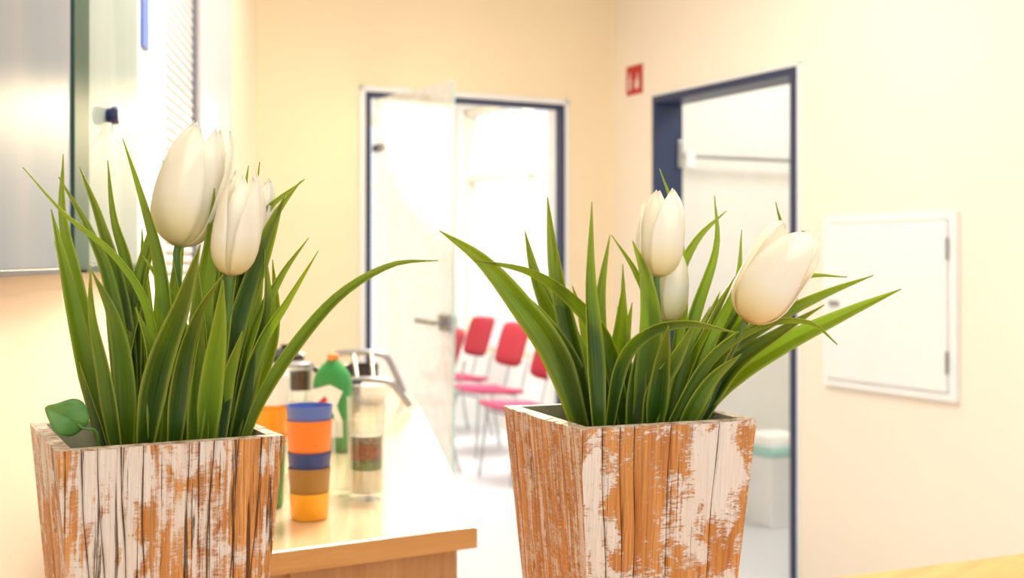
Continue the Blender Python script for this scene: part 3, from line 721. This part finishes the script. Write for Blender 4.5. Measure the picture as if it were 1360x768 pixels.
# white mug
Y=2.3; x=P(358,0,Y).x; t=thing('white_mug','white mug with red band left of the coffee jar','mug',(x,Y,CT+.0005))
MB().lathe_open((0,0,0),[(.001,0),(.030,0),(.034,.006),(.036,.10),(.038,.145),(.036,.145),(.033,.10),(.031,.01),(.001,.008)],32).build('mug_body',M['cwhite'],t,local=True,smooth=True)
MB().lathe_open((0,0,0),[(.0355,.06),(.0364,.06),(.0370,.09),(.036,.09)],32).build('red_band',M['signred'],t,local=True,smooth=True)
MB().tube(cr([(-.033,0,.03),(-.055,0,.04),(-.058,0,.08),(-.034,0,.10)],12),.004).build('handle',M['cwhite'],t,local=True,smooth=True)
# coffee pot
Y=2.75; x=P(378,0,Y).x; t=thing('coffee_pot','black lidded coffee pot behind the coffee jar','pot',(x,Y,CT+.0005))
MB().lathe((0,0,0),[(.05,0),(.056,.01),(.05,.10),(.04,.135)],32).build('pot_body',M['cwhite'],t,local=True,smooth=True)
MB().lathe((0,0,0),[(.044,.135),(.045,.150),(.03,.160),(.008,.166),(.010,.172),(.004,.174)],32).build('lid',M['black'],t,local=True,smooth=True)
MB().tube(cr([(.05,0,.03),(.085,0,.05),(.088,0,.10),(.045,0,.13)],12),.007).build('handle',M['black'],t,local=True,smooth=True)
# chrome rack
t=thing('dish_rack','dark chrome tubular rack with rounded corners at the far end of the worktop','rack',(-.35,3.05,CT))
def arch(Y,x0,x1,h):
    z0=CT+.009
    return cr([(x0,Y,z0),(x0,Y,z0+h*.6),(x0+.02,Y,z0+h*.93),(x0+.06,Y,z0+h),(x1-.09,Y,z0+h),(x1-.05,Y,z0+h*.9),(x1-.03,Y,z0+h*.6),(x1,Y,z0)],40)
MB().tube(arch(2.92,-.44,-.250,.066),.0085).build('hoop',M['chrome'],t,smooth=True)
MB().tube(arch(3.22,-.50,-.292,.110),.0085).build('hoop',M['chrome'],t,smooth=True)
MB().tube([(-.38,2.92,CT+.075),(-.43,3.22,CT+.119)],.005).build('crossbar',M['chrome'],t,smooth=True)
MB().tube([(-.340,2.92,CT+.075),(-.382,3.22,CT+.119)],.005).build('crossbar',M['chrome'],t,smooth=True)
x=-.36; t=thing('white_bowl','white bowl under the chrome rack','bowl',(x,3.06,CT+.0005))
MB().lathe_open((0,0,0),[(.001,0),(.028,0),(.03,.006),(.055,.045),(.056,.05),(.053,.048),(.028,.012),(.001,.01)],32).build('bowl_body',M['white'],t,local=True,smooth=True)
t=thing('black_pan','small black pan standing behind the white bowl on the worktop','pan',(-.42,3.33,CT+.0005))
MB().lathe_open((0,0,0),[(.001,0),(.040,0),(.044,.006),(.046,.075),(.048,.077),(.044,.075),(.041,.01),(.001,.008)],32).build('pan_body',M['black'],t,local=True,smooth=True)
MB().tube([(-.045,0,.065),(-.08,0,.072),(-.11,-.01,.072)],.006).build('handle',M['black'],t,local=True,smooth=True)
# ------------------------------------------------------------------ chairs
def mkchair(label,loc,rz):
    t=thing('red_chair',label,'chair',loc,rz,'red upholstered chairs beyond the glass door')
    def pad(cx,cy,cz,wx,wy,th,curve,tilt,nm,mat):
        nx,ny=12,10; vs=[]
        for s_ in (1,-1):
            for a in range(nx+1):
                for b_ in range(ny+1):
                    u=-1+2*a/nx; v=-1+2*b_/ny
                    q=(abs(u)**5+abs(v)**5); f=1 if q<=1 else q**(-.2)
                    x=u*f*wx/2; y=v*f*wy/2; ed=max(abs(u),abs(v)); z=s_*th/2*(1-ed**6)+curve*u*u
                    p=Matrix.Rotation(tilt,3,'X')@Vector((x,y,z)); vs.append(p+Vector((cx,cy,cz)))
        K=(nx+1)*(ny+1); fs=[]
        for a in range(nx):
            for b_ in range(ny):
                i=a*(ny+1)+b_; fs+= [(i,i+ny+1,i+ny+2,i+1),(K+i,K+i+1,K+i+ny+2,K+i+ny+1)]
        o=MB().add(vs,fs).build(nm,mat,t,local=True,smooth=True)
        bm=bmesh.new(); bm.from_mesh(o.data); bmesh.ops.remove_doubles(bm,verts=bm.verts,dist=.0005); bmesh.ops.recalc_face_normals(bm,faces=bm.faces); bm.to_mesh(o.data); bm.free()
    pad(0,0,.44,.46,.44,.045,.012,R(-4),'seat',M['pink'])
    pad(0,.235,.75,.40,.32,.035,.03,R(72),'backrest',M['red'])
    for s_ in (-1,1):
        MB().tube([(s_*.17,-.15,.42),(s_*.20,-.19,.0)],.008).build('leg',M['steel'],t,local=True,smooth=True)
        MB().tube([(s_*.17,.13,.42),(s_*.20,.22,.0)],.008).build('leg',M['steel'],t,local=True,smooth=True)
        MB().tube(cr([(s_*.12,.10,.415),(s_*.12,.20,.43),(s_*.12,.235,.52),(s_*.12,.275,.70)],12),.007).build('back_support',M['steel'],t,local=True,smooth=True)
    MB().tube([(-.17,-.15,.412),(.17,-.15,.412)],.008).tube([(-.17,.13,.412),(.17,.13,.412)],.008).build('seat_frame',M['steel'],t,local=True,smooth=True)
    return t
def rzf(fx_,fy_): return math.atan2(fx_,-fy_)
base=None
for i,(px,py,f,lab) in enumerate([(646,516,(-.87,-.5),'red chair in the middle of the row beyond the glass door'),(604,500,(-.87,-.5),'red chair farthest back in the row, beside the glass leaf edge'),(693,539,(-.87,-.5),'red chair nearest the right door jamb, partly hidden by it'),(556,531,(-.95,-.3),'red chair seen dimly through the clouded glass leaf')]):
    Yc=F*(H-.45-FZ)/(py-345); loc=(P(px,0,Yc).x,Yc,FZ)
    if base is None: base=mkchair(lab,loc,rzf(*f))
    else:
        r=base.copy(); col.objects.link(r); r.location=loc; r.rotation_euler=(0,0,rzf(*f)); r['label']=lab
        for ch in list(base.children):
            k=ch.copy(); col.objects.link(k); k.parent=r
# ------------------------------------------------------------------ lights
def area(n,loc,target,size,energy,color,sy=None):
    l=bpy.data.lights.new(n,'AREA'); l.energy=energy; l.color=color; l.size=size
    if sy: l.shape='RECTANGLE'; l.size_y=sy
    o=bpy.data.objects.new(n,l); col.objects.link(o); o.location=loc
    o.rotation_euler=(Vector(target)-Vector(loc)).to_track_quat('-Z','Y').to_euler(); return o
area('added_fill_room',(.2,3.6,2.8),(.2,3.6,0),1.4,43,(1,.96,.89),2.0)  # added overhead fill for the main room, no known fixture
area('added_backlight_front',(-.1,2.6,2.75),(0,1.0,1.15),.6,66,(1,.94,.82))  # warm backlight added above the view to rim the planters, no actual fixture
area('added_fill_far',(.0,8.0,2.8),(0,8.0,0),2.0,170,(1,.97,.92))  # unseen fill added to overexpose the room beyond the glass door
w0=WR(1.1,1.0,2.8); area('added_fill_washroom',w0,(w0.x,w0.y,0),.8,28,(1,.96,.90))  # extra unseen fill put in to brighten the small room
area('added_fill_behind',(.6,-1.2,2.3),(-.1,1.6,1.0),1.8,15,(1,.98,.94))  # frontal fill added behind the camera, no known window there
sl=bpy.data.lights.new('added_warm_spot','SPOT'); sl.energy=2300; sl.color=(1,.76,.46); sl.spot_size=R(24); sl.spot_blend=.6; sl.shadow_soft_size=.06  # added warm spot behind the lintel, backlights the leaves in place of sunlight
so=bpy.data.objects.new('added_warm_spot',sl); col.objects.link(so); so.location=(-.27,7.8,2.33)
so.rotation_euler=(Vector((.0,1.0,1.22))-Vector(so.location)).to_track_quat('-Z','Y').to_euler()
w=bpy.data.worlds.new('World'); bpy.context.scene.world=w; w.use_nodes=True
bg=w.node_tree.nodes['Background']; bg.inputs[0].default_value=(1,.985,.955,1); bg.inputs[1].default_value=1.18
bpy.context.scene.view_settings.view_transform='Standard'
# ------------------------------------------------------------------ camera
cd=bpy.data.cameras.new('Camera'); cam=bpy.data.objects.new('Camera',cd); col.objects.link(cam)
cam.location=(0,0,H); cam.rotation_euler=(R(90),0,0); cd.sensor_width=36; cd.lens=36*F/1360; cd.shift_y=-39/1360
cd.clip_start=.05; cd.dof.use_dof=True; cd.dof.focus_distance=.95; cd.dof.aperture_fstop=8
bpy.context.scene.camera=cam
